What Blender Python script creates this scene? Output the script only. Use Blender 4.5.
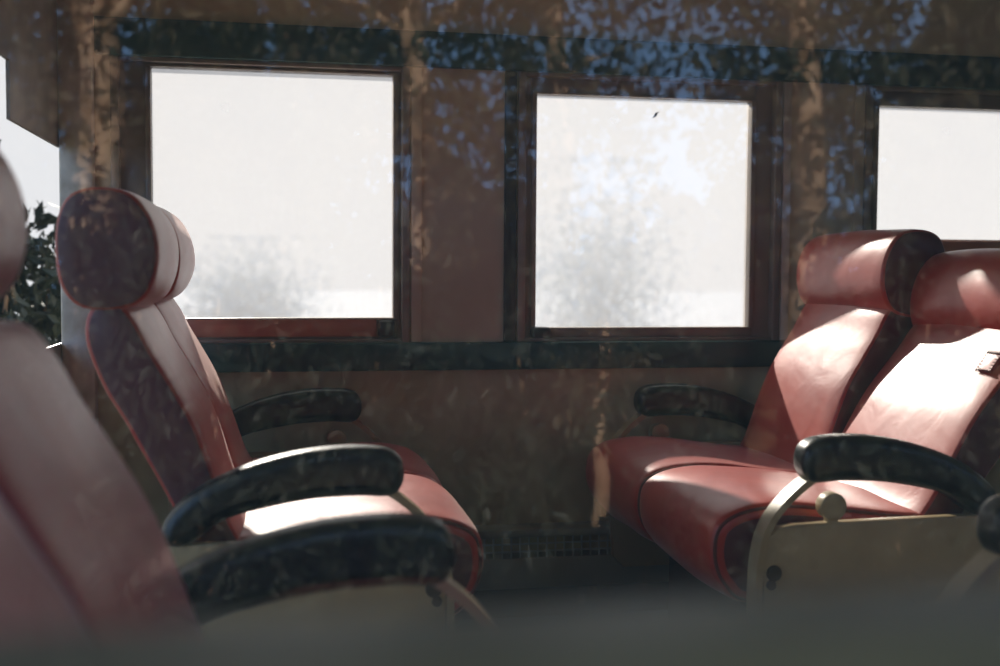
import bpy, bmesh, math, random
from mathutils import Vector, Matrix, Euler
from mathutils import noise as mnoise

for o in list(bpy.data.objects):
    bpy.data.objects.remove(o, do_unlink=True)
SC = bpy.context.scene
COL = SC.collection
random.seed(7)

# ------------------------------------------------------------------ camera, sky, sun, exposure
cam_d = bpy.data.cameras.new('camera')
cam = bpy.data.objects.new('camera', cam_d)
COL.objects.link(cam)
SC.camera = cam
cam_d.sensor_width = 36.0
cam_d.lens = 41.8
cam_d.clip_start = 0.01
cam_d.clip_end = 500
cam.matrix_world = (Matrix.Translation((0, -3.2997, 1.0)) @ Matrix.Rotation(-0.1919, 4, 'Z')
                    @ Matrix.Rotation(math.pi / 2 - 0.0531, 4, 'X') @ Matrix.Rotation(0.0061, 4, 'Z'))
cam_d.dof.use_dof = True
cam_d.dof.focus_distance = 2.9
cam_d.dof.aperture_fstop = 2.2

W = bpy.data.worlds.new('sky')
SC.world = W
W.use_nodes = True
nt = W.node_tree
nt.nodes.clear()
wo = nt.nodes.new('ShaderNodeOutputWorld')
bg = nt.nodes.new('ShaderNodeBackground')
tc = nt.nodes.new('ShaderNodeTexCoord')
sx = nt.nodes.new('ShaderNodeSeparateXYZ')
nt.links.new(tc.outputs['Generated'], sx.inputs[0])
mr = nt.nodes.new('ShaderNodeMapRange')          # hazy white towards the sun, clear blue away from it
mr.inputs['From Min'].default_value = -0.45
mr.inputs['From Max'].default_value = 0.25
nt.links.new(sx.outputs['Y'], mr.inputs['Value'])
mxs = nt.nodes.new('ShaderNodeMix')
mxs.data_type = 'RGBA'
mxs.inputs[6].default_value = (0.55, 0.98, 1.75, 1)
mxs.inputs[7].default_value = (0.76, 0.765, 0.785, 1)
nt.links.new(mr.outputs[0], mxs.inputs[0])
nt.links.new(mxs.outputs[2], bg.inputs['Color'])
bg.inputs['Strength'].default_value = 1.0
nt.links.new(bg.outputs[0], wo.inputs[0])

SUN_TO = Vector((-0.165, 0.90, 0.48)).normalized()
sd = bpy.data.lights.new('sun', 'SUN')
sd.energy = 9.5
sd.angle = math.radians(1.2)
sd.color = (1.0, 0.93, 0.82)
sun = bpy.data.objects.new('sun', sd)
COL.objects.link(sun)
sun.rotation_euler = (-SUN_TO).to_track_quat('-Z', 'Y').to_euler()
sun.location = SUN_TO * 30

SC.view_settings.view_transform = 'Standard'
SC.view_settings.look = 'None'
SC.view_settings.exposure = 0.30
SC.view_settings.gamma = 1.0
SC.view_settings.use_curve_mapping = False


# ------------------------------------------------------------------ materials
def mat(name, col, rough=0.5, spec=0.5, metal=0.0, var=0.0, scale=8.0, col2=None, bump=0.0, bscale=200.0,
        stretch=(1, 1, 1), coat=0.0, sheen=0.0, detail=6.0):
    m = bpy.data.materials.new(name)
    m.use_nodes = True
    n = m.node_tree
    b = n.nodes['Principled BSDF']
    b.inputs['Base Color'].default_value = (*col, 1)
    b.inputs['Roughness'].default_value = rough
    b.inputs['Specular IOR Level'].default_value = spec
    b.inputs['Metallic'].default_value = metal
    b.inputs['Coat Weight'].default_value = coat
    b.inputs['Sheen Weight'].default_value = sheen
    t = n.nodes.new('ShaderNodeTexCoord')
    mp = n.nodes.new('ShaderNodeMapping')
    mp.inputs['Scale'].default_value = stretch
    n.links.new(t.outputs['Object'], mp.inputs[0])
    if var > 0 or col2:
        nz = n.nodes.new('ShaderNodeTexNoise')
        nz.inputs['Scale'].default_value = scale
        nz.inputs['Detail'].default_value = detail
        n.links.new(mp.outputs[0], nz.inputs['Vector'])
        cr = n.nodes.new('ShaderNodeValToRGB')
        c2 = col2 if col2 else tuple(c * (1 - var) for c in col)
        cr.color_ramp.elements[0].position = 0.35
        cr.color_ramp.elements[1].position = 0.65
        cr.color_ramp.elements[0].color = (*c2, 1)
        cr.color_ramp.elements[1].color = (*col, 1)
        n.links.new(nz.outputs['Fac'], cr.inputs[0])
        n.links.new(cr.outputs[0], b.inputs['Base Color'])
    if bump > 0:
        nb = n.nodes.new('ShaderNodeTexNoise')
        nb.inputs['Scale'].default_value = bscale
        nb.inputs['Detail'].default_value = 4
        n.links.new(mp.outputs[0], nb.inputs['Vector'])
        bp = n.nodes.new('ShaderNodeBump')
        bp.inputs['Strength'].default_value = bump
        bp.inputs['Distance'].default_value = 0.004
        n.links.new(nb.outputs['Fac'], bp.inputs['Height'])
        n.links.new(bp.outputs[0], b.inputs['Normal'])
    return m


def leather_mat(name, col, col2, rough):
    m = mat(name, col, rough, 0.5, col2=col2, scale=5, bump=0.12, bscale=320, coat=0.35)
    n = m.node_tree
    b = n.nodes['Principled BSDF']
    # wide soft wrinkles under the fine grain, and worn roughness
    b.inputs['Coat Roughness'].default_value = 0.28
    b.inputs['Sheen Weight'].default_value = 0.26
    b.inputs['Sheen Tint'].default_value = (1.0, 0.86, 0.82, 1)
    b.inputs['Sheen Roughness'].default_value = 0.35
    t = n.nodes.new('ShaderNodeTexCoord')
    w = n.nodes.new('ShaderNodeTexNoise')
    w.inputs['Scale'].default_value = 9
    w.inputs['Detail'].default_value = 3
    w.inputs['Distortion'].default_value = 0.8
    n.links.new(t.outputs['Object'], w.inputs['Vector'])
    b2 = n.nodes.new('ShaderNodeBump')
    b2.inputs['Strength'].default_value = 0.13
    b2.inputs['Distance'].default_value = 0.02
    n.links.new(w.outputs['Fac'], b2.inputs['Height'])
    old = b.inputs['Normal'].links[0].from_node
    n.links.new(b2.outputs[0], old.inputs['Normal'])
    r = n.nodes.new('ShaderNodeMapRange')
    r.inputs['To Min'].default_value = rough - 0.08
    r.inputs['To Max'].default_value = rough + 0.1
    n.links.new(w.outputs['Fac'], r.inputs['Value'])
    n.links.new(r.outputs[0], b.inputs['Roughness'])
    return m


def glass_mat(name, ior, veil, veil_col, tint=(1, 1, 1), vscale=2.0, vmin=0.5, grad=None):
    """clear pane: fresnel mix of see-through and mirror, with a scattering film of dust that also stands in for haze"""
    m = bpy.data.materials.new(name)
    m.use_nodes = True
    n = m.node_tree
    n.nodes.clear()
    out = n.nodes.new('ShaderNodeOutputMaterial')
    tr = n.nodes.new('ShaderNodeBsdfTransparent')
    tr.inputs[0].default_value = (*tint, 1)
    gl = n.nodes.new('ShaderNodeBsdfGlossy')
    gl.inputs['Roughness'].default_value = 0.0
    # reflectance after Schlick, the same from either side of the pane
    ge = n.nodes.new('ShaderNodeNewGeometry')
    dt = n.nodes.new('ShaderNodeVectorMath')
    dt.operation = 'DOT_PRODUCT'
    n.links.new(ge.outputs['Normal'], dt.inputs[0])
    n.links.new(ge.outputs['Incoming'], dt.inputs[1])

    def mth(op, a, b=None):
        k = n.nodes.new('ShaderNodeMath')
        k.operation = op
        for q, v in enumerate((a, b)):
            if v is None: continue
            if isinstance(v, float): k.inputs[q].default_value = v
            else: n.links.new(v, k.inputs[q])
        return k.outputs[0]
    f0 = ((ior - 1) / (ior + 1)) ** 2
    p5 = mth('POWER', mth('SUBTRACT', 1.0, mth('ABSOLUTE', dt.outputs['Value'])), 5.0)
    fr_out = mth('ADD', mth('MULTIPLY', p5, 1 - f0), f0)
    mx = n.nodes.new('ShaderNodeMixShader')
    n.links.new(fr_out, mx.inputs[0])
    n.links.new(tr.outputs[0], mx.inputs[1])
    n.links.new(gl.outputs[0], mx.inputs[2])
    last = mx
    if veil > 0:
        tl = n.nodes.new('ShaderNodeBsdfTranslucent')
        tl.inputs[0].default_value = (*veil_col, 1)
        df = n.nodes.new('ShaderNodeBsdfDiffuse')
        df.inputs[0].default_value = (*veil_col, 1)
        md = n.nodes.new('ShaderNodeMixShader')
        md.inputs[0].default_value = 0.3
        n.links.new(tl.outputs[0], md.inputs[1])
        n.links.new(df.outputs[0], md.inputs[2])
        t = n.nodes.new('ShaderNodeTexCoord')
        nz = n.nodes.new('ShaderNodeTexNoise')
        nz.inputs['Scale'].default_value = vscale
        nz.inputs['Detail'].default_value = 5
        n.links.new(t.outputs['Object'], nz.inputs['Vector'])
        r = n.nodes.new('ShaderNodeMapRange')
        r.inputs['From Min'].default_value = 0.3
        r.inputs['From Max'].default_value = 0.7
        r.inputs['To Min'].default_value = veil * vmin
        r.inputs['To Max'].default_value = veil
        n.links.new(nz.outputs['Fac'], r.inputs['Value'])
        m2 = n.nodes.new('ShaderNodeMixShader')
        n.links.new(r.outputs[0], m2.inputs[0])
        n.links.new(mx.outputs[0], m2.inputs[1])
        n.links.new(md.outputs[0], m2.inputs[2])
        last = m2
    n.links.new(last.outputs[0], out.inputs[0])
    return m


M = dict(
    leather=leather_mat('oxblood_leather', (0.50, 0.045, 0.022), (0.40, 0.032, 0.018), 0.44),
    leather_side=leather_mat('shaded_side_leather', (0.13, 0.030, 0.028), (0.10, 0.024, 0.022), 0.6),  # darker copy of the seat leather, shade of the camera-facing sides in its colour
    piping=mat('piping_leather', (0.22, 0.04, 0.032), 0.42, 0.5),
    stitch=mat('stitching_thread', (0.12, 0.03, 0.02), 0.8),
    arm=mat('black_armrest_leather', (0.012, 0.017, 0.014), 0.36, 0.5, bump=0.25, bscale=60, var=0.3),
    cream=mat('cream_paint', (0.44, 0.335, 0.18), 0.40, 0.5, col2=(0.38, 0.29, 0.155), scale=6, bump=0.05, bscale=120),
    metal=mat('worn_metal', (0.45, 0.42, 0.36), 0.35, 0.5, metal=0.8),
    hole=mat('dark_shade_metal', (0.05, 0.035, 0.02), 0.6),  # near-black for bolts, and for shade under the seats put into the colour
    wall=mat('brown_painted_panel', (0.62, 0.52, 0.36), 0.50, 0.4, col2=(0.55, 0.45, 0.30), scale=3.5, bump=0.06, bscale=50),
    wall_low=mat('olive_tan_paint', (0.60, 0.54, 0.34), 0.45, 0.4, col2=(0.47, 0.42, 0.25), scale=4.5, bump=0.06, bscale=50),
    green=mat('dark_green_trim_paint', (0.026, 0.100, 0.088), 0.42, 0.5, var=0.35, scale=9, bump=0.05, bscale=90),
    frame=mat('brown_window_metal', (0.34, 0.27, 0.21), 0.42, 0.5, col2=(0.24, 0.20, 0.16), scale=7, bump=0.08, bscale=80),
    frame_dark=mat('dark_sash_metal', (0.045, 0.048, 0.04), 0.4, 0.5, var=0.4, scale=11),
    wood_red=mat('reddish_brown_board', (0.62, 0.22, 0.13), 0.45, 0.5, var=0.3, scale=3, stretch=(1, 1, 8)),
    post=mat('mottled_post_paint', (0.75, 0.68, 0.56), 0.5, 0.4, col2=(0.50, 0.42, 0.32), scale=14, bump=0.1, bscale=60),  # pale paint mottled in two tones
    floor=mat('dark_linoleum', (0.055, 0.060, 0.048), 0.55, 0.4, var=0.3, scale=6),
    ceiling=mat('cream_ceiling_paint', (0.60, 0.52, 0.42), 0.55, 0.3, var=0.1, scale=3),
    heater=mat('grey_green_enamel', (0.36, 0.37, 0.28), 0.45, 0.5, var=0.2, scale=5),
    grille=mat('grille_wire', (0.5, 0.55, 0.48), 0.4, 0.5, metal=0.1),
    outer=mat('car_outside_paint', (0.10, 0.12, 0.08), 0.45, 0.5, var=0.2, scale=3),
    sill=mat('olive_outer_sill_paint', (0.10, 0.072, 0.026), 0.5, 0.4, var=0.25, scale=12),
    ground=mat('pale_gravel', (0.43, 0.43, 0.42), 0.95, 0.1, var=0.2, scale=1.5, bump=0.4, bscale=12),
    grass=mat('dry_grass_ground', (0.16, 0.15, 0.08), 0.95, 0.1, var=0.4, scale=0.8),
    bark=mat('flaking_bark', (0.60, 0.42, 0.30), 0.9, 0.1, col2=(0.24, 0.15, 0.09), scale=5, bump=0.6, bscale=9, stretch=(1, 1, 0.3)),
    scrap=mat('dark_pane_mark', (0.03, 0.022, 0.015), 0.8),
    far_glass=glass_mat('dusty_hazed_glass', 1.45, 0.60, (0.385, 0.385, 0.395), vscale=2.2, vmin=0.75),  # dust film thickened to imitate the mist outside
    near_glass=glass_mat('near_window_glass', 1.62, 0.030, (0.80, 0.88, 0.78), vscale=6, vmin=0.5),  # faint greenish film added to lift the darks like veiling haze
)


def leaf_mat(name, c1, c2):
    m = bpy.data.materials.new(name)
    m.use_nodes = True
    n = m.node_tree
    b = n.nodes['Principled BSDF']
    b.inputs['Roughness'].default_value = 0.6
    oi = n.nodes.new('ShaderNodeTexCoord')
    nz = n.nodes.new('ShaderNodeTexNoise')
    nz.inputs['Scale'].default_value = 1.6
    nz.inputs['Detail'].default_value = 8
    n.links.new(oi.outputs['Object'], nz.inputs['Vector'])
    cr = n.nodes.new('ShaderNodeValToRGB')
    cr.color_ramp.elements[0].position = 0.35
    cr.color_ramp.elements[1].position = 0.65
    cr.color_ramp.elements[0].color = (*c1, 1)
    cr.color_ramp.elements[1].color = (*c2, 1)
    n.links.new(nz.outputs['Fac'], cr.inputs[0])
    n.links.new(cr.outputs[0], b.inputs['Base Color'])
    return m


M['leaf_dark'] = leaf_mat('dark_green_leaves', (0.006, 0.012, 0.006), (0.014, 0.024, 0.010))
M['leaf_tree'] = leaf_mat('canopy_leaves', (0.02, 0.028, 0.010), (0.07, 0.05, 0.022))
M['leaf_pale'] = leaf_mat('mist_pale_leaves', (0.30, 0.34, 0.32), (0.42, 0.45, 0.44))  # distance mist put into the leaf colour


# ------------------------------------------------------------------ mesh helpers
def tag(o, label=None, cat=None, group=None, kind=None):
    if label: o['label'] = label
    if cat: o['category'] = cat
    if group: o['group'] = group
    if kind: o['kind'] = kind
    return o


def obj(name, bm, m, parent=None, smooth=True, angle=40):
    me = bpy.data.meshes.new(name)
    bmesh.ops.recalc_face_normals(bm, faces=bm.faces)
    bm.to_mesh(me)
    bm.free()
    me.materials.append(m)
    if smooth:
        me.polygons.foreach_set('use_smooth', [True] * len(me.polygons))
        try:
            me.set_sharp_from_angle(angle=math.radians(angle))
        except Exception:
            pass
    o = bpy.data.objects.new(name, me)
    COL.objects.link(o)
    if parent: o.parent = parent
    return o


def struct(name, bm, m, parent=None, smooth=True):
    o = obj(name, bm, m, parent, smooth)
    if parent is None: o['kind'] = 'structure'
    return o


def empty(name, loc=(0, 0, 0), rz=0):
    o = bpy.data.objects.new(name, None)
    COL.objects.link(o)
    o.location = loc
    o.rotation_euler = (0, 0, rz)
    o.empty_display_size = 0.1
    return o


def box(bm, x0, x1, y0, y1, z0, z1, bev=0.0):
    r = bmesh.ops.create_cube(bm, size=1)
    for v in r['verts']:
        v.co = Vector((x0 + (v.co.x + .5) * (x1 - x0), y0 + (v.co.y + .5) * (y1 - y0), z0 + (v.co.z + .5) * (z1 - z0)))
    if bev > 0:
        es = list({e for v in r['verts'] for e in v.link_edges})
        bmesh.ops.bevel(bm, geom=es, offset=bev, segments=2, profile=0.5, affect='EDGES')
    return bm


def boxes(lst, bev=0.0):
    bm = bmesh.new()
    for b in lst: box(bm, *b, bev=bev)
    return bm


def spline(pts, n=6, closed=True):
    """Catmull-Rom through 2D points"""
    out = []
    N = len(pts)
    rng = range(N) if closed else range(N - 1)
    for i in rng:
        if closed:
            p0, p1, p2, p3 = pts[(i - 1) % N], pts[i], pts[(i + 1) % N], pts[(i + 2) % N]
        else:
            p0, p1, p2, p3 = pts[max(i - 1, 0)], pts[i], pts[i + 1], pts[min(i + 2, N - 1)]
        for k in range(n):
            t = k / n
            out.append(tuple(0.5 * ((2 * b) + (-a + c) * t + (2 * a - 5 * b + 4 * c - d) * t * t + (-a + 3 * b - 3 * c + d) * t ** 3)
                             for a, b, c, d in zip(p0, p1, p2, p3)))
    if not closed: out.append(tuple(pts[-1]))
    return out


def offset_loop(pts, d):
    """move a closed 2D loop inwards by d"""
    N = len(pts)
    A = sum(pts[i][0] * pts[(i + 1) % N][1] - pts[(i + 1) % N][0] * pts[i][1] for i in range(N))
    s = 1 if A > 0 else -1
    out = []
    for i in range(N):
        a, b = pts[(i - 2) % N], pts[(i + 2) % N]
        tx, tz = b[0] - a[0], b[1] - a[1]
        L = math.hypot(tx, tz) or 1
        out.append((pts[i][0] - s * tz / L * d, pts[i][1] + s * tx / L * d))
    return out


def loft(pts, y0, y1, r=0.015, puff=0.0, fn=None, nmid=14, capd=0.0, rs=5):
    """closed XZ outline swept from y0 to y1 with rounded rims; puff swells the middle; fn(x,y,z) shapes it further"""
    bm = bmesh.new()
    secs = []
    for k in range(rs + 1):
        a = k / rs * math.pi / 2
        secs.append((y0 + r * (1 - math.sin(a)) * 1.0, r * (1 - math.sin(a)) * 0 + r * (1 - math.cos(math.pi / 2 - a))))
    secs = [(y0 + r * (1 - math.cos(k / rs * math.pi / 2)), r * (1 - math.sin(k / rs * math.pi / 2))) for k in range(rs + 1)]
    mid = [(y0 + r + (y1 - y0 - 2 * r) * k / nmid, 0) for k in range(1, nmid)]
    end = [(y0 + y1 - y, d) for y, d in reversed(secs)]
    rings = []
    yc, hw = (y0 + y1) / 2, (y1 - y0) / 2
    for y, d in secs + mid + end:
        t = (y - yc) / hw
        dd = d - puff * max(0, 1 - t * t) ** 0.6
        ring = []
        for (x, z) in offset_loop(pts, dd):
            p = (x, y, z)
            if fn: p = fn(*p)
            ring.append(bm.verts.new(p))
        rings.append(ring)
    N = len(pts)
    for a, b in zip(rings[:-1], rings[1:]):
        for i in range(N):
            bm.faces.new((a[i], a[(i + 1) % N], b[(i + 1) % N], b[i]))
    for ring, s in ((rings[0], -1), (rings[-1], 1)):
        cx = sum(v.co.x for v in ring) / N
        cz = sum(v.co.z for v in ring) / N
        cy = sum(v.co.y for v in ring) / N
        inner = []
        for q in (0.6,):
            rr = [bm.verts.new((cx + (v.co.x - cx) * q, v.co.y + s * capd, cz + (v.co.z - cz) * q)) for v in ring]
            for i in range(N):
                bm.faces.new((ring[i], ring[(i + 1) % N], rr[(i + 1) % N], rr[i]))
            inner = rr
        c = bm.verts.new((cx, cy + s * capd * 1.15, cz))
        for i in range(N):
            bm.faces.new((inner[i], inner[(i + 1) % N], c))
    return bm


def tube(bm, pts, r, seg=8, closed=False):
    pts = [Vector(p) for p in pts]
    N = len(pts)
    rings = []
    up = Vector((0, 1, 0))
    for i, p in enumerate(pts):
        a = pts[(i - 1) % N] if (closed or i > 0) else p
        b = pts[(i + 1) % N] if (closed or i < N - 1) else p
        t = (b - a).normalized()
        u = t.cross(up)
        if u.length < 1e-4: u = t.cross(Vector((1, 0, 0)))
        u.normalize()
        w = t.cross(u).normalized()
        rr = r[i] if isinstance(r, (list, tuple)) else r
        rings.append([bm.verts.new(p + (u * math.cos(k / seg * 2 * math.pi) + w * math.sin(k / seg * 2 * math.pi)) * rr) for k in range(seg)])
    M_ = N if closed else N - 1
    for i in range(M_):
        A, B = rings[i], rings[(i + 1) % N]
        for k in range(seg):
            bm.faces.new((A[k], A[(k + 1) % seg], B[(k + 1) % seg], B[k]))
    if not closed:
        bm.faces.new(rings[0])
        bm.faces.new(list(reversed(rings[-1])))
    return bm


def strip(bm, pts, y0, y1, th):
    """flat bar of rectangular section following an open XZ path"""
    N = len(pts)
    rings = []
    for i, (x, z) in enumerate(pts):
        a, b = pts[max(i - 1, 0)], pts[min(i + 1, N - 1)]
        tx, tz = b[0] - a[0], b[1] - a[1]
        L = math.hypot(tx, tz)
        nx, nz = -tz / L * th / 2, tx / L * th / 2
        rings.append([bm.verts.new(v) for v in ((x + nx, y0, z + nz), (x + nx, y1, z + nz), (x - nx, y1, z - nz), (x - nx, y0, z - nz))])
    for A, B in zip(rings[:-1], rings[1:]):
        for k in range(4):
            bm.faces.new((A[k], A[(k + 1) % 4], B[(k + 1) % 4], B[k]))
    bm.faces.new(rings[0])
    bm.faces.new(list(reversed(rings[-1])))
    return bm


def disc(bm, x, z, y0, y1, r, seg=28, bev=0.003):
    a = [(x + math.cos(k / seg * 2 * math.pi) * r, z + math.sin(k / seg * 2 * math.pi) * r) for k in range(seg)]
    b = loft(a, y0, y1, r=bev, nmid=2, rs=2)
    me = bpy.data.meshes.new('tmp')
    b.to_mesh(me)
    b.free()
    bm.from_mesh(me)
    bpy.data.meshes.remove(me)
    return bm


# ------------------------------------------------------------------ railcar shell
XL, XR_ = -0.56, 4.10           # ends of the saloon
YF, YN = 0.0, -2.95             # inner faces of the far and near walls
ZC = 2.25
S = 1.078
GW = 0.662
g1 = -0.3293
# glass (x0, x1, z0, z1) and opening (x0, x1) of the far windows
FAR = [dict(g=(g1, g1 + GW, 0.8654, 1.5511), o=(-0.432, 0.377)),
       dict(g=(g1 + S, g1 + S + GW, 0.836, 1.5145), o=(0.690, 1.500)),
       dict(g=(g1 + 2 * S, g1 + 2 * S + GW, 1.108, 1.515), o=(1.770, 2.580)),
       dict(g=(g1 + 3 * S, g1 + 3 * S + GW, 0.836, 1.515), o=(2.850, 3.660))]
OZ0, OZ1 = 0.796, 1.573


def wall_pieces(x0, x1, z0, z1, ops, y0, y1):
    """solid wall as full-height slabs between openings plus lintels and aprons"""
    L = []
    x = x0
    for (a, b, c, d) in sorted(ops):
        if a > x: L.append((x, a, y0, y1, z0, z1))
        L.append((a, b, y0, y1, z0, c))
        L.append((a, b, y0, y1, d, z1))
        x = b
    if x < x1: L.append((x, x1, y0, y1, z0, z1))
    return L


# far wall: brown painted upper part, olive tan below the sill rail
struct('wall_back', boxes(wall_pieces(XL, XR_, 0.75, ZC, [(w['o'][0], w['o'][1], OZ0, OZ1) for w in FAR], YF, YF + 0.09)), M['wall'])
struct('wall_back_lower', boxes([(XL, XR_, YF, YF + 0.09, -0.05, 0.75)]), M['wall_low'])
struct('trim_1', boxes([(XL + 0.09, XR_, -0.022, 0.0, 1.573, 1.673)], bev=0.004), M['green'])
struct('trim_2', boxes([(XL + 0.09, XR_, -0.030, 0.0, 0.717, 0.796)], bev=0.004), M['green'])
# vertical battens beside the windows
n = 3
for (a, b) in ((0.381, 0.412), (0.650, 0.686), (1.504, 1.530), (1.735, 1.768), (2.586, 2.61)):
    struct('trim_%d' % n, boxes([(a, b, -0.010, 0.0, 0.797, 1.572)], bev=0.003), M['frame_dark'] if n == 4 else (M['post'] if n == 5 else M['wall']))
    n += 1

for i, w in enumerate(FAR):
    gx0, gx1, gz0, gz1 = w['g']
    ox0, ox1 = w['o']
    root = empty('window_%d' % (i + 1), ((ox0 + ox1) / 2, 0.0, OZ0))
    root['kind'] = 'structure'
    off = root.location

    def loc(L):
        return [(a - off.x, b - off.x, c, d, e - off.z, f - off.z) for a, b, c, d, e, f in L]
    # outer casing, then the moving sash set a little deeper
    cx0, cx1 = ox0 + 0.022, ox1 - 0.022
    obj('window_frame', boxes(loc([(ox0, cx0, -0.012, 0.085, OZ0, OZ1), (cx1, ox1, -0.012, 0.085, OZ0, OZ1),
                                   (cx0, cx1, -0.008, 0.085, OZ1 - 0.012, OZ1), (cx0, cx1, -0.004, 0.085, OZ0, OZ0 + 0.010)]), bev=0.003), M['frame'], root)
    s_m = M['frame'] if i != 0 else M['frame_dark']
    z0s, z1s = OZ0 + 0.010, OZ1 - 0.012
    obj('sash', boxes(loc([(cx0, gx0 - 0.014, 0.018, 0.06, z0s, z1s), (gx1 + 0.014, cx1, 0.018, 0.06, z0s, z1s),
                           (gx0 - 0.014, gx1 + 0.014, 0.018, 0.06, gz1 + 0.005, z1s), (gx0 - 0.014, gx1 + 0.014, 0.018, 0.06, z0s, gz0 - 0.005)]), bev=0.002),
        M['frame'], root)
    obj('glazing_bead', boxes(loc([(gx0 - 0.014, gx0, 0.010, 0.055, gz0, gz1), (gx1, gx1 + 0.014, 0.010, 0.055, gz0, gz1),
                                   (gx0 - 0.014, gx1 + 0.014, 0.010, 0.055, gz1, gz1 + 0.006), (gx0 - 0.014, gx1 + 0.014, 0.010, 0.055, gz0 - 0.006, gz0)]), bev=0.0015),
        M['frame'], root)
    obj('pane', boxes(loc([(gx0 - 0.004, gx1 + 0.004, 0.036, 0.036, gz0 - 0.002, gz1 + 0.002)])) if False else
        (lambda b: (b.faces.new([b.verts.new(v) for v in ((gx0 - off.x - .002, 0.04, gz0 - off.z - .002), (gx1 - off.x + .002, 0.04, gz0 - off.z - .002),
                                                            (gx1 - off.x + .002, 0.04, gz1 - off.z + .002), (gx0 - off.x - .002, 0.04, gz1 - off.z + .002))]), b)[1])(bmesh.new()),
        M['far_glass'], root, smooth=False)
    if i == 0:
        o = obj('sash_rail', boxes(loc([(-0.30, 0.285, 0.008, 0.05, 0.812, 0.862)]), bev=0.004), M['wood_red'], root)
        o['label'] = 'reddish brown wooden bottom rail'
        c = obj('sash_latch', boxes(loc([(0.29, 0.335, -0.006, 0.03, 0.812, 0.858)]), bev=0.006), M['frame_dark'], root)
    if i == 1:
        obj('sash_latch', boxes(loc([(0.735, 0.79, -0.012, 0.03, 0.806, 0.838)]), bev=0.006), M['frame_dark'], root)
    if i == 2:
        obj('lower_board', boxes(loc([(gx0 - 0.02, gx1 + 0.02, 0.0, 0.03, 0.812, 1.104)]), bev=0.004), M['wood_red'], root)

# near wall: the camera looks in from outside through its first window
NO = [(-0.42, 0.46, 0.872, 1.60), (0.70, 1.50, 0.80, 1.573), (1.77, 2.58, 0.80, 1.573), (2.85, 3.66, 0.80, 1.573)]
struct('wall_front', boxes(wall_pieces(XL, XR_, -0.05, ZC, NO, YN - 0.09, YN)), M['outer'])
for i, (a, b, c, d) in enumerate(NO):
    root = empty('window_%d' % (i + 5), ((a + b) / 2, YN - 0.045, c))
    root['kind'] = 'structure'
    ox, oy, oz = root.location

    def loc2(L):
        return [(p - ox, q - ox, r - oy, s - oy, t - oz, u - oz) for p, q, r, s, t, u in L]
    obj('window_frame', boxes(loc2([(a, a + .03, YN - .075, YN - .01, c, d), (b - .03, b, YN - .075, YN - .01, c, d),
                                    (a + .03, b - .03, YN - .075, YN - .01, d - .03, d)]), bev=0.003), M['frame'], root)
    obj('window_sill', boxes(loc2([(a + .03, b - .03, YN - .11, YN + .01, c, c + .022)]), bev=0.006), M['sill'], root)
    obj('pane', boxes(loc2([(a + .025, b - .025, YN - .048, YN - .042, c + .015, d - .025)])), M['near_glass'], root, smooth=False)

struct('floor', boxes([(XL - 1.2, XR_, YN - 0.09, YF + 0.09, -0.12, 0.0)]), M['floor'])
# curved ceiling
cb = bmesh.new()
prof = []
for k in range(17):
    t = k / 16
    prof.append((YN - .09 + t * (YF + .09 - YN + .09), 2.05 + 0.33 * math.sin(math.pi * t) ** 0.7))
lo = [[cb.verts.new((x, y, z)) for y, z in prof] for x in (XL - 1.2, XR_ + 0.1)]
hi = [[cb.verts.new((x, y, z + 0.05)) for y, z in prof] for x in (XL - 1.2, XR_ + 0.1)]
for k in range(16):
    for L in (lo, hi):
        cb.faces.new((L[0][k], L[0][k + 1], L[1][k + 1], L[1][k]))
for a in (0, 1):
    for k in range(16):
        cb.faces.new((lo[a][k], lo[a][k + 1], hi[a][k + 1], hi[a][k]))
for k in (0, 16):
    cb.faces.new((lo[0][k], lo[1][k], hi[1][k], hi[0][k]))
struct('ceiling', cb, M['ceiling'])
struct('wall_right', boxes([(XR_, XR_ + 0.08, YN - .09, YF + .09, -0.05, ZC)]), M['wall'])

# bulkhead at the left end of the saloon: corner post, hanging transom panel, low panel, open doorway beyond
struct('trim_8', boxes([(XL, XL + 0.088, -0.045, 0.0, 0.0, 2.2)], bev=0.012), M['post'])
struct('wall_left', boxes([(XL - 0.009, XL - 0.001, -0.605, -0.001, 1.323, 2.2), (XL - 0.009, XL - 0.001, -0.605, -0.001, 0.0, 0.80),
                           (XL - 0.009, XL - 0.001, -1.16, -0.605, 1.45, 2.2), (XL - 0.009, XL - 0.001, -1.86, -1.16, 2.0, 2.2),
                           (XL - 0.009, XL - 0.001, -2.95, -1.86, 0.0, 2.2)]), M['frame'])

# heater along the foot of the far wall
h = empty('baseboard_heater', (1.2, -0.05, 0.0))
tag(h, 'low grey-green heater with a wire grille running along the foot of the far wall', 'heater')


def hl(L): return [(a - 1.2, b - 1.2, c + .05, d + .05, e, f) for a, b, c, d, e, f in L]


obj('heater_case', boxes(hl([(-0.40, 3.9, -0.085, -0.001, 0.09, 0.180), (-0.40, 3.9, -0.085, -0.001, 0.238, 0.262)]), bev=0.004), M['heater'], h)
obj('heater_plinth', boxes(hl([(-0.40, 3.9, -0.06, -0.001, 0.0, 0.09)])), M['hole'], h)
gl_ = []
x = -0.38
while x < 3.88:
    gl_.append((x, x + 0.004, -0.083, -0.079, 0.18, 0.238))
    x += 0.026
for z in (0.196, 0.218):
    gl_.append((-0.40, 3.9, -0.084, -0.080, z, z + 0.004))
obj('heater_grille', boxes(hl(gl_)), M['grille'], h, smooth=False)


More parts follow.
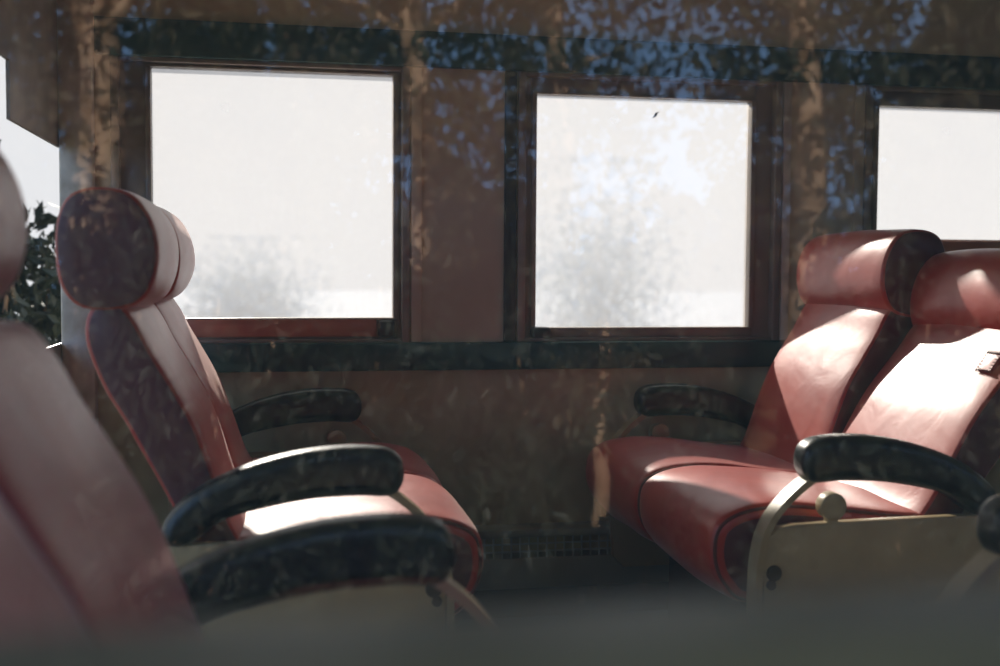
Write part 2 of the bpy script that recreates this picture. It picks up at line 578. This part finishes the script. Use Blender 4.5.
# ------------------------------------------------------------------ seats
# local frame of a double seat: it faces -x, x measured from the gap centre (world 0.6275), y from its aisle armrest (0) to its window armrest (1.06)
X0 = 0.6275
BACK = [(1.300, .455), (1.338, .53), (1.375, .64), (1.405, .72), (1.443, .79), (1.478, .85), (1.503, .90), (1.530, .935),
        (1.562, .938), (1.583, .91), (1.583, .86), (1.553, .78), (1.512, .709), (1.427, .541), (1.395, .46), (1.345, .435)]
HEAD = [(1.633, 1.090), (1.610, 1.132), (1.560, 1.146), (1.505, 1.132), (1.470, 1.080), (1.462, 1.010), (1.484, .950),
        (1.528, .928), (1.590, .930), (1.625, .965), (1.637, 1.030)]
CUSH = [(0.862, .455), (0.874, .492), (0.910, .517), (0.970, .530), (1.040, .531), (1.140, .520), (1.250, .505), (1.400, .485),
        (1.450, .44), (1.42, .375), (1.25, .345), (1.05, .335), (0.930, .335), (0.885, .370), (0.865, .41)]
ARM = [(1.024, .632), (1.032, .656), (1.060, .671), (1.133, .675), (1.220, .666), (1.310, .642), (1.385, .607), (1.440, .562),
       (1.452, .520), (1.425, .507), (1.393, .520), (1.355, .548), (1.305, .566), (1.201, .585), (1.110, .590), (1.048, .588), (1.028, .606)]
BRACKET = [(1.062, .600), (1.030, .580), (0.992, .547), (0.962, .510), (0.945, .470), (0.937, .42), (0.934, .36), (0.935, .30)]
PANEL = [(0.945, .30), (0.943, .44), (0.952, .478), (0.975, .498), (1.010, .503), (1.360, .508), (1.520, .508), (1.535, .49), (1.535, .17), (1.515, .15), (0.985, .15), (0.955, .18)]


def to_loc(pts): return [(x - X0, z) for x, z in pts]


def recline(pts, ang, piv=(1.32, .50), dx=0, dz=0):
    c, s = math.cos(ang), math.sin(ang)
    out = []
    for x, z in pts:
        a, b = x - piv[0], z - piv[1]
        out.append((piv[0] + a * c + b * s + dx, piv[1] - a * s + b * c + dz))
    return out


def double_seat(loc, rz, label, rec=0.0, rec_a=None, head=(0, 0), patch=False, flip=False, knob=True):
    root = empty('train_seat', loc, rz)
    tag(root, label, 'seat')
    sg = -1 if flip else 1            # flip: aisle armrest on the +y side in local space

    def yy(a, b):
        a, b = sg * a, sg * b
        return (min(a, b), max(a, b))
    pc = spline(to_loc(CUSH), 5)
    for k, (a, b) in enumerate(((0.045, 0.520), (0.540, 1.015))):
        y0, y1 = yy(a, b)
        yc = (y0 + y1) / 2
        rk = rec_a if (k == 0 and rec_a is not None) else rec      # the aisle seat can be tipped further back
        pb = spline(to_loc(recline(BACK, rk)), 5)
        hz = head[1] - (0.014 if (k == 0 and rec_a is not None) else 0)
        ph = spline(to_loc(recline(HEAD, rk, dx=head[0], dz=hz)), 5)
        sd_ = k * 11.3 + loc[0] * 3

        def wr(x, y, z, amp=0.004, sd_=sd_):
            nn = mnoise.noise(Vector((x * 7 + sd_, y * 7, z * 7)))
            n2 = mnoise.noise(Vector((x * 18 + sd_, y * 18, z * 18)))
            return (x + nn * amp, y, z + nn * amp * .7 + n2 * amp * .12)
        bo = obj('backrest', loft(pb, y0, y1, r=0.006, puff=0.012, fn=wr), M['leather'], root)
        # flat boxed sides of the backrest and headrest, leather darkened to carry their shade
        for ys in (y0, y1):
            s = -1 if ys == y0 else 1
            bm = bmesh.new()
            ring = offset_loop(pb, 0.004)
            tube(bm, [(x, ys - s * 0.004, z) for x, z in offset_loop(pb, 0.005)], 0.0022, closed=True)
            obj('piping', bm, M['piping'], bo)
            obj('side_gusset', loft(ring, min(ys, ys + s * .004), max(ys, ys + s * .004), r=0.002, nmid=2, rs=2), M['leather_side'], bo)
        ho = obj('headrest', loft(ph, y0 - .009, y1 + .009, r=0.008, puff=0.006, fn=wr), M['leather'], root)
        for ys in (y0 - .009, y1 + .009):
            s = -1 if ys < yc else 1
            bm = bmesh.new()
            tube(bm, [(x, ys - s * 0.006, z) for x, z in offset_loop(ph, 0.005)], 0.0022, closed=True)
            obj('piping', bm, M['piping'], ho)
            obj('side_gusset', loft(offset_loop(ph, 0.005), min(ys, ys + s * .005), max(ys, ys + s * .005), r=0.003, nmid=2, rs=2), M['leather_side'], ho)
        co = obj('seat_cushion', loft(pc, y0 - .008, y1 + .008, r=0.022, puff=0.010, fn=wr), M['leather'], root)
        for ys in (y0 - .008, y1 + .008):
            s = -1 if ys < yc else 1
            bm = bmesh.new()
            tube(bm, [(x, ys - s * 0.007, z) for x, z in offset_loop(pc, 0.006)], 0.0042, closed=True)
            obj('piping', bm, M['stitch'], co)
            obj('side_gusset', loft(offset_loop(pc, 0.022), min(ys, ys + s * .003), max(ys, ys + s * .003), r=0.0015, nmid=2, rs=2), M['leather_side'], co)
        if patch and k == 0:
            # mended patch with visible stitches high on the aisle backrest
            zc = 0.812
            bm = bmesh.new()

            def fx(z): return -0.005 + 1.463 - X0 + (z - 0.815) * 0.53 + (rec_a or rec) * (z - .5)
            py0, py1 = sg * 0.085, sg * 0.130
            pv = []
            nn_ = 6
            for i in range(nn_ + 1):
                for j in range(nn_ + 1):
                    z = zc - 0.020 + 0.040 * i / nn_
                    y = py0 + (py1 - py0) * j / nn_
                    bulge = 0.003 * math.sin(math.pi * i / nn_) * math.sin(math.pi * j / nn_)
                    pv.append(bm.verts.new((fx(z) - bulge, y, z)))
            back_v = [bm.verts.new(v.co + Vector((0.016, 0, -0.006))) for v in pv]
            R = nn_ + 1
            for i in range(nn_):
                for j in range(nn_):
                    bm.faces.new((pv[i * R + j], pv[i * R + j + 1], pv[(i + 1) * R + j + 1], pv[(i + 1) * R + j]))
                    bm.faces.new((back_v[i * R + j], back_v[(i + 1) * R + j], back_v[(i + 1) * R + j + 1], back_v[i * R + j + 1]))
            rim = [j for j in range(R)] + [i * R + nn_ for i in range(1, R)] + [nn_ * R + j for j in range(nn_ - 1, -1, -1)] + [i * R for i in range(nn_ - 1, 0, -1)]
            for a_, b_ in zip(rim, rim[1:] + rim[:1]):
                bm.faces.new((pv[a_], pv[b_], back_v[b_], back_v[a_]))
            pt = obj('mended_patch', bm, M['leather'], bo)
            pt['label'] = 'small square patch with dark stitching'
            bm = bmesh.new()
            for i in range(7):
                z = zc - 0.019 + 0.038 * i / 6
                tube(bm, [(fx(z) - 0.001, py0 - sg * .004, z - .001), (fx(z) - 0.003, py0 + sg * .004, z + .001)], 0.0011, seg=5)
                tube(bm, [(fx(z) - 0.001, py1 + sg * .004, z - .001), (fx(z) - 0.003, py1 - sg * .004, z + .001)], 0.0011, seg=5)
                y = py0 + (py1 - py0) * i / 6
                tube(bm, [(fx(zc - .023), y, zc - .023), (fx(zc - .016) - .002, y, zc - .016)], 0.0011, seg=5)
                tube(bm, [(fx(zc + .016) - .002, y, zc + .016), (fx(zc + .023), y, zc + .023)], 0.0011, seg=5)
            st = obj('stitching', bm, M['stitch'], pt) if False else obj('stitching', bm, M['stitch'], bo)
    # armrests with bracket, side panel, pivot knob
    for yc, outer in ((0.0, True), (1.06, False)):
        y0, y1 = yy(yc - 0.036, yc + 0.036)
        ar = obj('armrest', loft(spline(to_loc(ARM), 4), y0, y1, r=0.020, puff=0.003, nmid=6), M['arm'], root)
        b0, b1 = yy(yc - 0.022, yc + 0.022)
        bm = bmesh.new()
        strip(bm, spline(to_loc(BRACKET), 5, closed=False), b0, b1, 0.014)
        bmesh.ops.bevel(bm, geom=[e for e in bm.edges if e.calc_face_angle(0) > 1.0], offset=0.002, segments=2, affect='EDGES')
        obj('arm_bracket', bm, M['cream'], root)
        p0, p1 = yy(yc - 0.020, yc + 0.006)
        pa = obj('side_panel', loft(to_loc(PANEL), p0, p1, r=0.004, nmid=2, rs=3), M['cream'], root, angle=30)
        ky = sg * (yc - 0.010)
        k0, k1 = yy(yc - 0.024, yc + 0.006)
        bm = bmesh.new()
        disc(bm, 1.090 - X0, .5365, k0, k1, 0.0275)
        box(bm, 1.080 - X0, 1.100 - X0, k0 + .004, k1 - .004, .500, .525)
        if knob or not outer: obj('tilt_knob', bm, M['cream'], root)
        else: bm.free()
        bm = bmesh.new()
        q0, q1 = yy(yc - 0.026, yc - 0.016)
        disc(bm, 0.966 - X0, .408, q0, q1, 0.016, bev=0.004)
        disc(bm, 0.960 - X0, .385, q0, q1, 0.010, bev=0.003)
        b_ = obj('pivot_bolt', bm, M['hole'], pa)
    # under-seat box and pedestal, near-black to stand for shade below the cushions
    y0, y1 = yy(0.05, 1.01)
    obj('seat_base', boxes([(1.03 - X0, 1.42 - X0, y0, y1, 0.25, 0.345)], bev=0.01), M['hole'], root)
    y0, y1 = yy(0.30, 0.76)
    bm = bmesh.new()
    box(bm, 1.02 - X0, 1.34 - X0, y0, y1, 0.03, 0.26, bev=0.01)
    box(bm, 0.96 - X0, 1.40 - X0, y0 - .06, y1 + .06, 0.0, 0.03, bev=0.005)
    obj('pedestal', bm, M['hole'], root)
    return root


YA = -1.16
double_seat((X0, YA, 0), 0, 'red leather double train seat on the right, facing left, with stitched patch',
            rec=0.02, rec_a=0.17, head=(0.020, -0.030), patch=True)
double_seat((X0, YA, 0), math.pi, 'red leather double train seat on the left, with dark round headrest end',
            rec=0.0, flip=True, knob=False)
double_seat((X0, -1.78, 0), math.pi, 'blurred red leather double train seat closest to the viewer, cut by the left edge',
            rec=0.03, head=(0.070, 0.030), knob=False)
double_seat((X0, -1.78, 0), 0, 'train seat cut by right edge, only armrest tip and curved bracket showing',
            rec=0.03, flip=True)

# small dark diagonal mark on the middle window
bm = bmesh.new()
sc = [(-0.012, -0.010), (-0.006, -0.003), (-0.002, 0.006), (0.010, 0.010), (0.004, 0.003), (0.001, -0.004), (-0.007, -0.008)]
lo_ = [bm.verts.new((x, 0, z)) for x, z in sc]
hi_ = [bm.verts.new((x, -0.0015, z)) for x, z in sc]
bm.faces.new(lo_)
bm.faces.new(hi_)
for i in range(len(sc)):
    j = (i + 1) % len(sc)
    bm.faces.new((lo_[i], lo_[j], hi_[j], hi_[i]))
o = obj('pane_mark', bm, M['scrap'], smooth=False)
o.location = (1.118, 0.0398, 1.468)
tag(o, 'tiny dark mark near the top of the middle window pane', 'scrap')


# ------------------------------------------------------------------ outside
GZ = -1.15
struct('ground', boxes([(-90, 90, 0.6, 120, GZ - 0.3, GZ)]), M['ground'])
struct('ground_near', boxes([(-90, 90, -60, 0.6, GZ - 0.3, GZ)]), M['grass'])


def leaves(rng, pts_fn, n, size, bm=None):
    bm = bm or bmesh.new()
    for _ in range(n):
        p = pts_fn()
        if p is None: continue
        p = Vector(p)
        r = Euler((rng.uniform(0, 6.3), rng.uniform(0, 6.3), rng.uniform(0, 6.3))).to_matrix()
        s = size * rng.uniform(0.6, 1.3)
        q = [Vector((-s, 0, 0)), Vector((0, -s * .45, s * .1)), Vector((s, 0, 0)), Vector((0, s * .45, s * .1))]
        bm.faces.new([bm.verts.new(p + r @ v) for v in q])
    return bm


def plain(name, bm, m, parent):
    me = bpy.data.meshes.new(name)
    bm.to_mesh(me)
    bm.free()
    me.materials.append(m)
    o = bpy.data.objects.new(name, me)
    COL.objects.link(o)
    o.parent = parent
    return o


def bush(loc, rx, ry, rz, n, size, label, m, name='bush', seed=1, group=None, soft=False):
    root = empty(name, loc)
    tag(root, label, 'bush', group)
    rng = random.Random(seed)

    def f():
        if soft:      # crown thinned towards its edge to imitate a soft misty outline
            return (rng.gauss(0, .42) * rx, rng.gauss(0, .42) * ry, min(abs(rng.gauss(0, .5)), 1.3) * rz + 0.05)
        while True:
            a, b, c = rng.uniform(-1, 1), rng.uniform(-1, 1), rng.uniform(0, 1)
            d = a * a + b * b + c * c
            if d < 1 and d > 0.25 + 0.2 * mnoise.noise(Vector((a * 3, b * 3, c * 3 + seed))): break
        k = 1 + 0.25 * mnoise.noise(Vector((a * 2.5 + seed, b * 2.5, c * 2.5)))
        return (a * rx * k, b * ry * k, c * rz * k + 0.02)
    plain('foliage', leaves(rng, f, n, size), m, root)
    bm = bmesh.new()
    for k in range(6):
        a = k / 6 * 6.28 + .3
        tube(bm, [(math.cos(a) * .05, math.sin(a) * .05, 0), (math.cos(a) * rx * .3, math.sin(a) * ry * .3, rz * .45), (math.cos(a) * rx * .5, math.sin(a) * ry * .5, rz * .8)], [.03, .02, .008], seg=6)
    obj('stem', bm, M['bark'], root)
    return root


bush((-1.22, 1.30, GZ), 0.78, 0.6, 2.6, 36000, 0.038, 'dark green leafy bush outside, behind the left seat beside the corner post', M['leaf_dark'], seed=3)

# bushes far beyond the windows, mist put into their pale leaf colour
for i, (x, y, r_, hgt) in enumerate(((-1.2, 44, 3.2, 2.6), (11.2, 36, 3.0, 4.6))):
    bush((x, y, GZ), r_, 1.5, hgt, 5000, 0.10, ('far bush with leaves paled for mist, seen through the left window', 'far bush with leaves paled for mist, seen through the middle window')[i],
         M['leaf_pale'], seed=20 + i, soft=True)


def tree(loc, trunk_r, trunk_h, crown, n, size, label, seed, lean=0.0, dens=0.0):
    root = empty('tree', loc)
    tag(root, label, 'tree', 'trees mirrored in the near window')
    rng = random.Random(seed)
    bm = bmesh.new()
    pts, rad = [], []
    for k in range(15):
        t = k / 14
        wob = min(1, trunk_r / .15) * .08
        pts.append((lean * t * trunk_h + wob * math.sin(k * 1.3 + seed) * (1 if trunk_h > 3 else .4), wob * .7 * math.cos(k * 1.7 + seed), t * trunk_h))
        rad.append(trunk_r * (1 - 0.55 * t) * (1.25 if k == 0 else 1) * rng.uniform(.93, 1.07))
    tube(bm, pts, rad, seg=14)
    obj('trunk', bm, M['bark'], root)
    for k in range(6 if trunk_h > 3 else 0):
        bm = bmesh.new()
        a = rng.uniform(0, 6.28)
        z = trunk_h * rng.uniform(.45, .95)
        L = crown[0] * rng.uniform(.5, .9)
        bx_ = lean * z
        tube(bm, [(bx_, 0, z), (bx_ + math.cos(a) * L * .5, math.sin(a) * L * .5, z + L * .3), (bx_ + math.cos(a) * L, math.sin(a) * L, z + L * .45)], [trunk_r * .35, trunk_r * .2, .02], seg=7)
        obj('branch', bm, M['bark'], root)

    def f():
        while True:
            a, b, c = rng.uniform(-1, 1), rng.uniform(-1, 1), rng.uniform(-1, 1)
            if a * a + b * b + c * c > 1: continue
            # clumps with gaps between them
            if mnoise.noise(Vector((a * 3 + seed, b * 3, c * 3))) > -dens: break
        return (a * crown[0], b * crown[1], crown[3] + c * crown[2])
    plain('foliage', leaves(rng, f, n, size), M['leaf_tree'], root)
    return root


TR = [((-4.35, -13.5, GZ), .20, 9, (1.35, 1.3, 2.9, 4.6), 9000, .085, 0.0, .16, 'round-crowned leafy tree mirrored at the upper left of the near window'),
      ((-1.5, -13.2, GZ), .25, 9, (1.35, 1.3, 2.9, 4.5), 5000, .07, 0.0, .0, 'leafy tree mirrored above the left train window in the near glass'),
      ((1.32, -13.6, GZ), .15, 9, (1.3, 1.3, 2.8, 4.7), 5500, .07, 0.0, .0, 'thin-crowned tree mirrored between the left and middle windows'),
      ((4.95, -13.0, GZ), .19, 9, (1.3, 1.3, 2.8, 4.7), 4800, .07, 0.0, .0, 'thin-crowned tree mirrored between the middle and right windows'),
      ((7.8, -13.4, GZ), .24, 9, (1.3, 1.3, 3.0, 4.5), 9000, .085, 0.0, .16, 'dense leafy tree mirrored at the upper right of the near window'),
      ((-3.2, -16.6, GZ), .20, 9, (1.45, 1.2, 3.0, 4.7), 9000, .095, 0.0, .2, 'farther tree mirrored at the left behind two nearer crowns'),
      ((0.2, -16.6, GZ), .20, 9, (1.5, 1.2, 3.0, 4.7), 9000, .095, 0.0, .2, 'farther tree mirrored above the left seat and window'),
      ((3.4, -16.6, GZ), .20, 9, (1.5, 1.2, 3.0, 4.7), 5200, .08, 0.0, .01, 'farther tree with many sky gaps mirrored above the middle window'),
      ((6.6, -16.6, GZ), .20, 9, (1.5, 1.2, 3.0, 4.9), 5000, .08, 0.0, -.01, 'farther tree with sky gaps mirrored above the right headrests'),
      ((10.0, -16.6, GZ), .20, 9, (1.6, 1.2, 3.0, 4.7), 9000, .095, 0.0, .2, 'farther dense tree mirrored at the upper right corner'),
      ((1.38, -7.55, GZ), .052, 1.95, (0.22, 0.22, 0.45, 1.75), 420, .035, 0.01, .1, 'slim pale-barked sapling added for pale blotches mirrored low beside the middle window')]
for i, (l, tr_, th, cr_, n_, s_, le, dn, lb) in enumerate(TR):  # the last one, a sapling, is added to make pale blotches in the reflection
    tree(l, tr_, th, cr_, n_, s_, lb, 31 + i, le, dn)
HB = ('first from the left', 'second from the left', 'third from the left', 'fourth from the left', 'last on the right')
for i, (x, q) in enumerate(zip((-2.2, -0.35, 1.5, 3.35, 5.2), HB)):  # front hedge added to block sunlit ground from the reflection
    bush((x, -8.6, GZ), 0.80, 0.5, 2.35 + 0.2 * math.sin(i * 2.1), 9000, 0.06, 'dark hedge bush added to darken the lower reflection in the near window glass, ' + q, M['leaf_dark'], seed=50 + i,
         group='added hedge mirrored in the near window')
bush((1.36, -7.05, GZ), 0.42, 0.22, 1.28, 4000, 0.04, 'low dark bush added to hide the mirrored foot of the slim pale sapling', M['leaf_dark'], seed=91)  # added to cover the sapling's lower trunk in the reflection
for i, x in enumerate((-1.28, 0.58, 2.43, 4.28, 6.1)):  # second row added to block bright ground between the front bushes
    bush((x, -10.4, GZ), 0.80, 0.5, 2.55 + 0.15 * math.sin(i * 3.1), 8000, 0.065, 'second-row hedge bush added to close the mirrored gaps of the front hedge, ' + HB[i], M['leaf_dark'], seed=60 + i,
         group='added second hedge row mirrored in the near window')
for i, (x, hh) in enumerate(((-5.2, 6.6), (-1.1, 6.6), (3.0, 3.7), (7.1, 3.6), (11.2, 6.6))):  # back row added to limit the sky gaps in the reflection
    bush((x, -20.5, GZ), 1.75, 1.0, hh, 8000, 0.15, 'tall back hedge bush added to close off mirrored sky behind the trees, ' + HB[i], M['leaf_tree'], seed=70 + i,
         group='added back hedge mirrored in the near window')
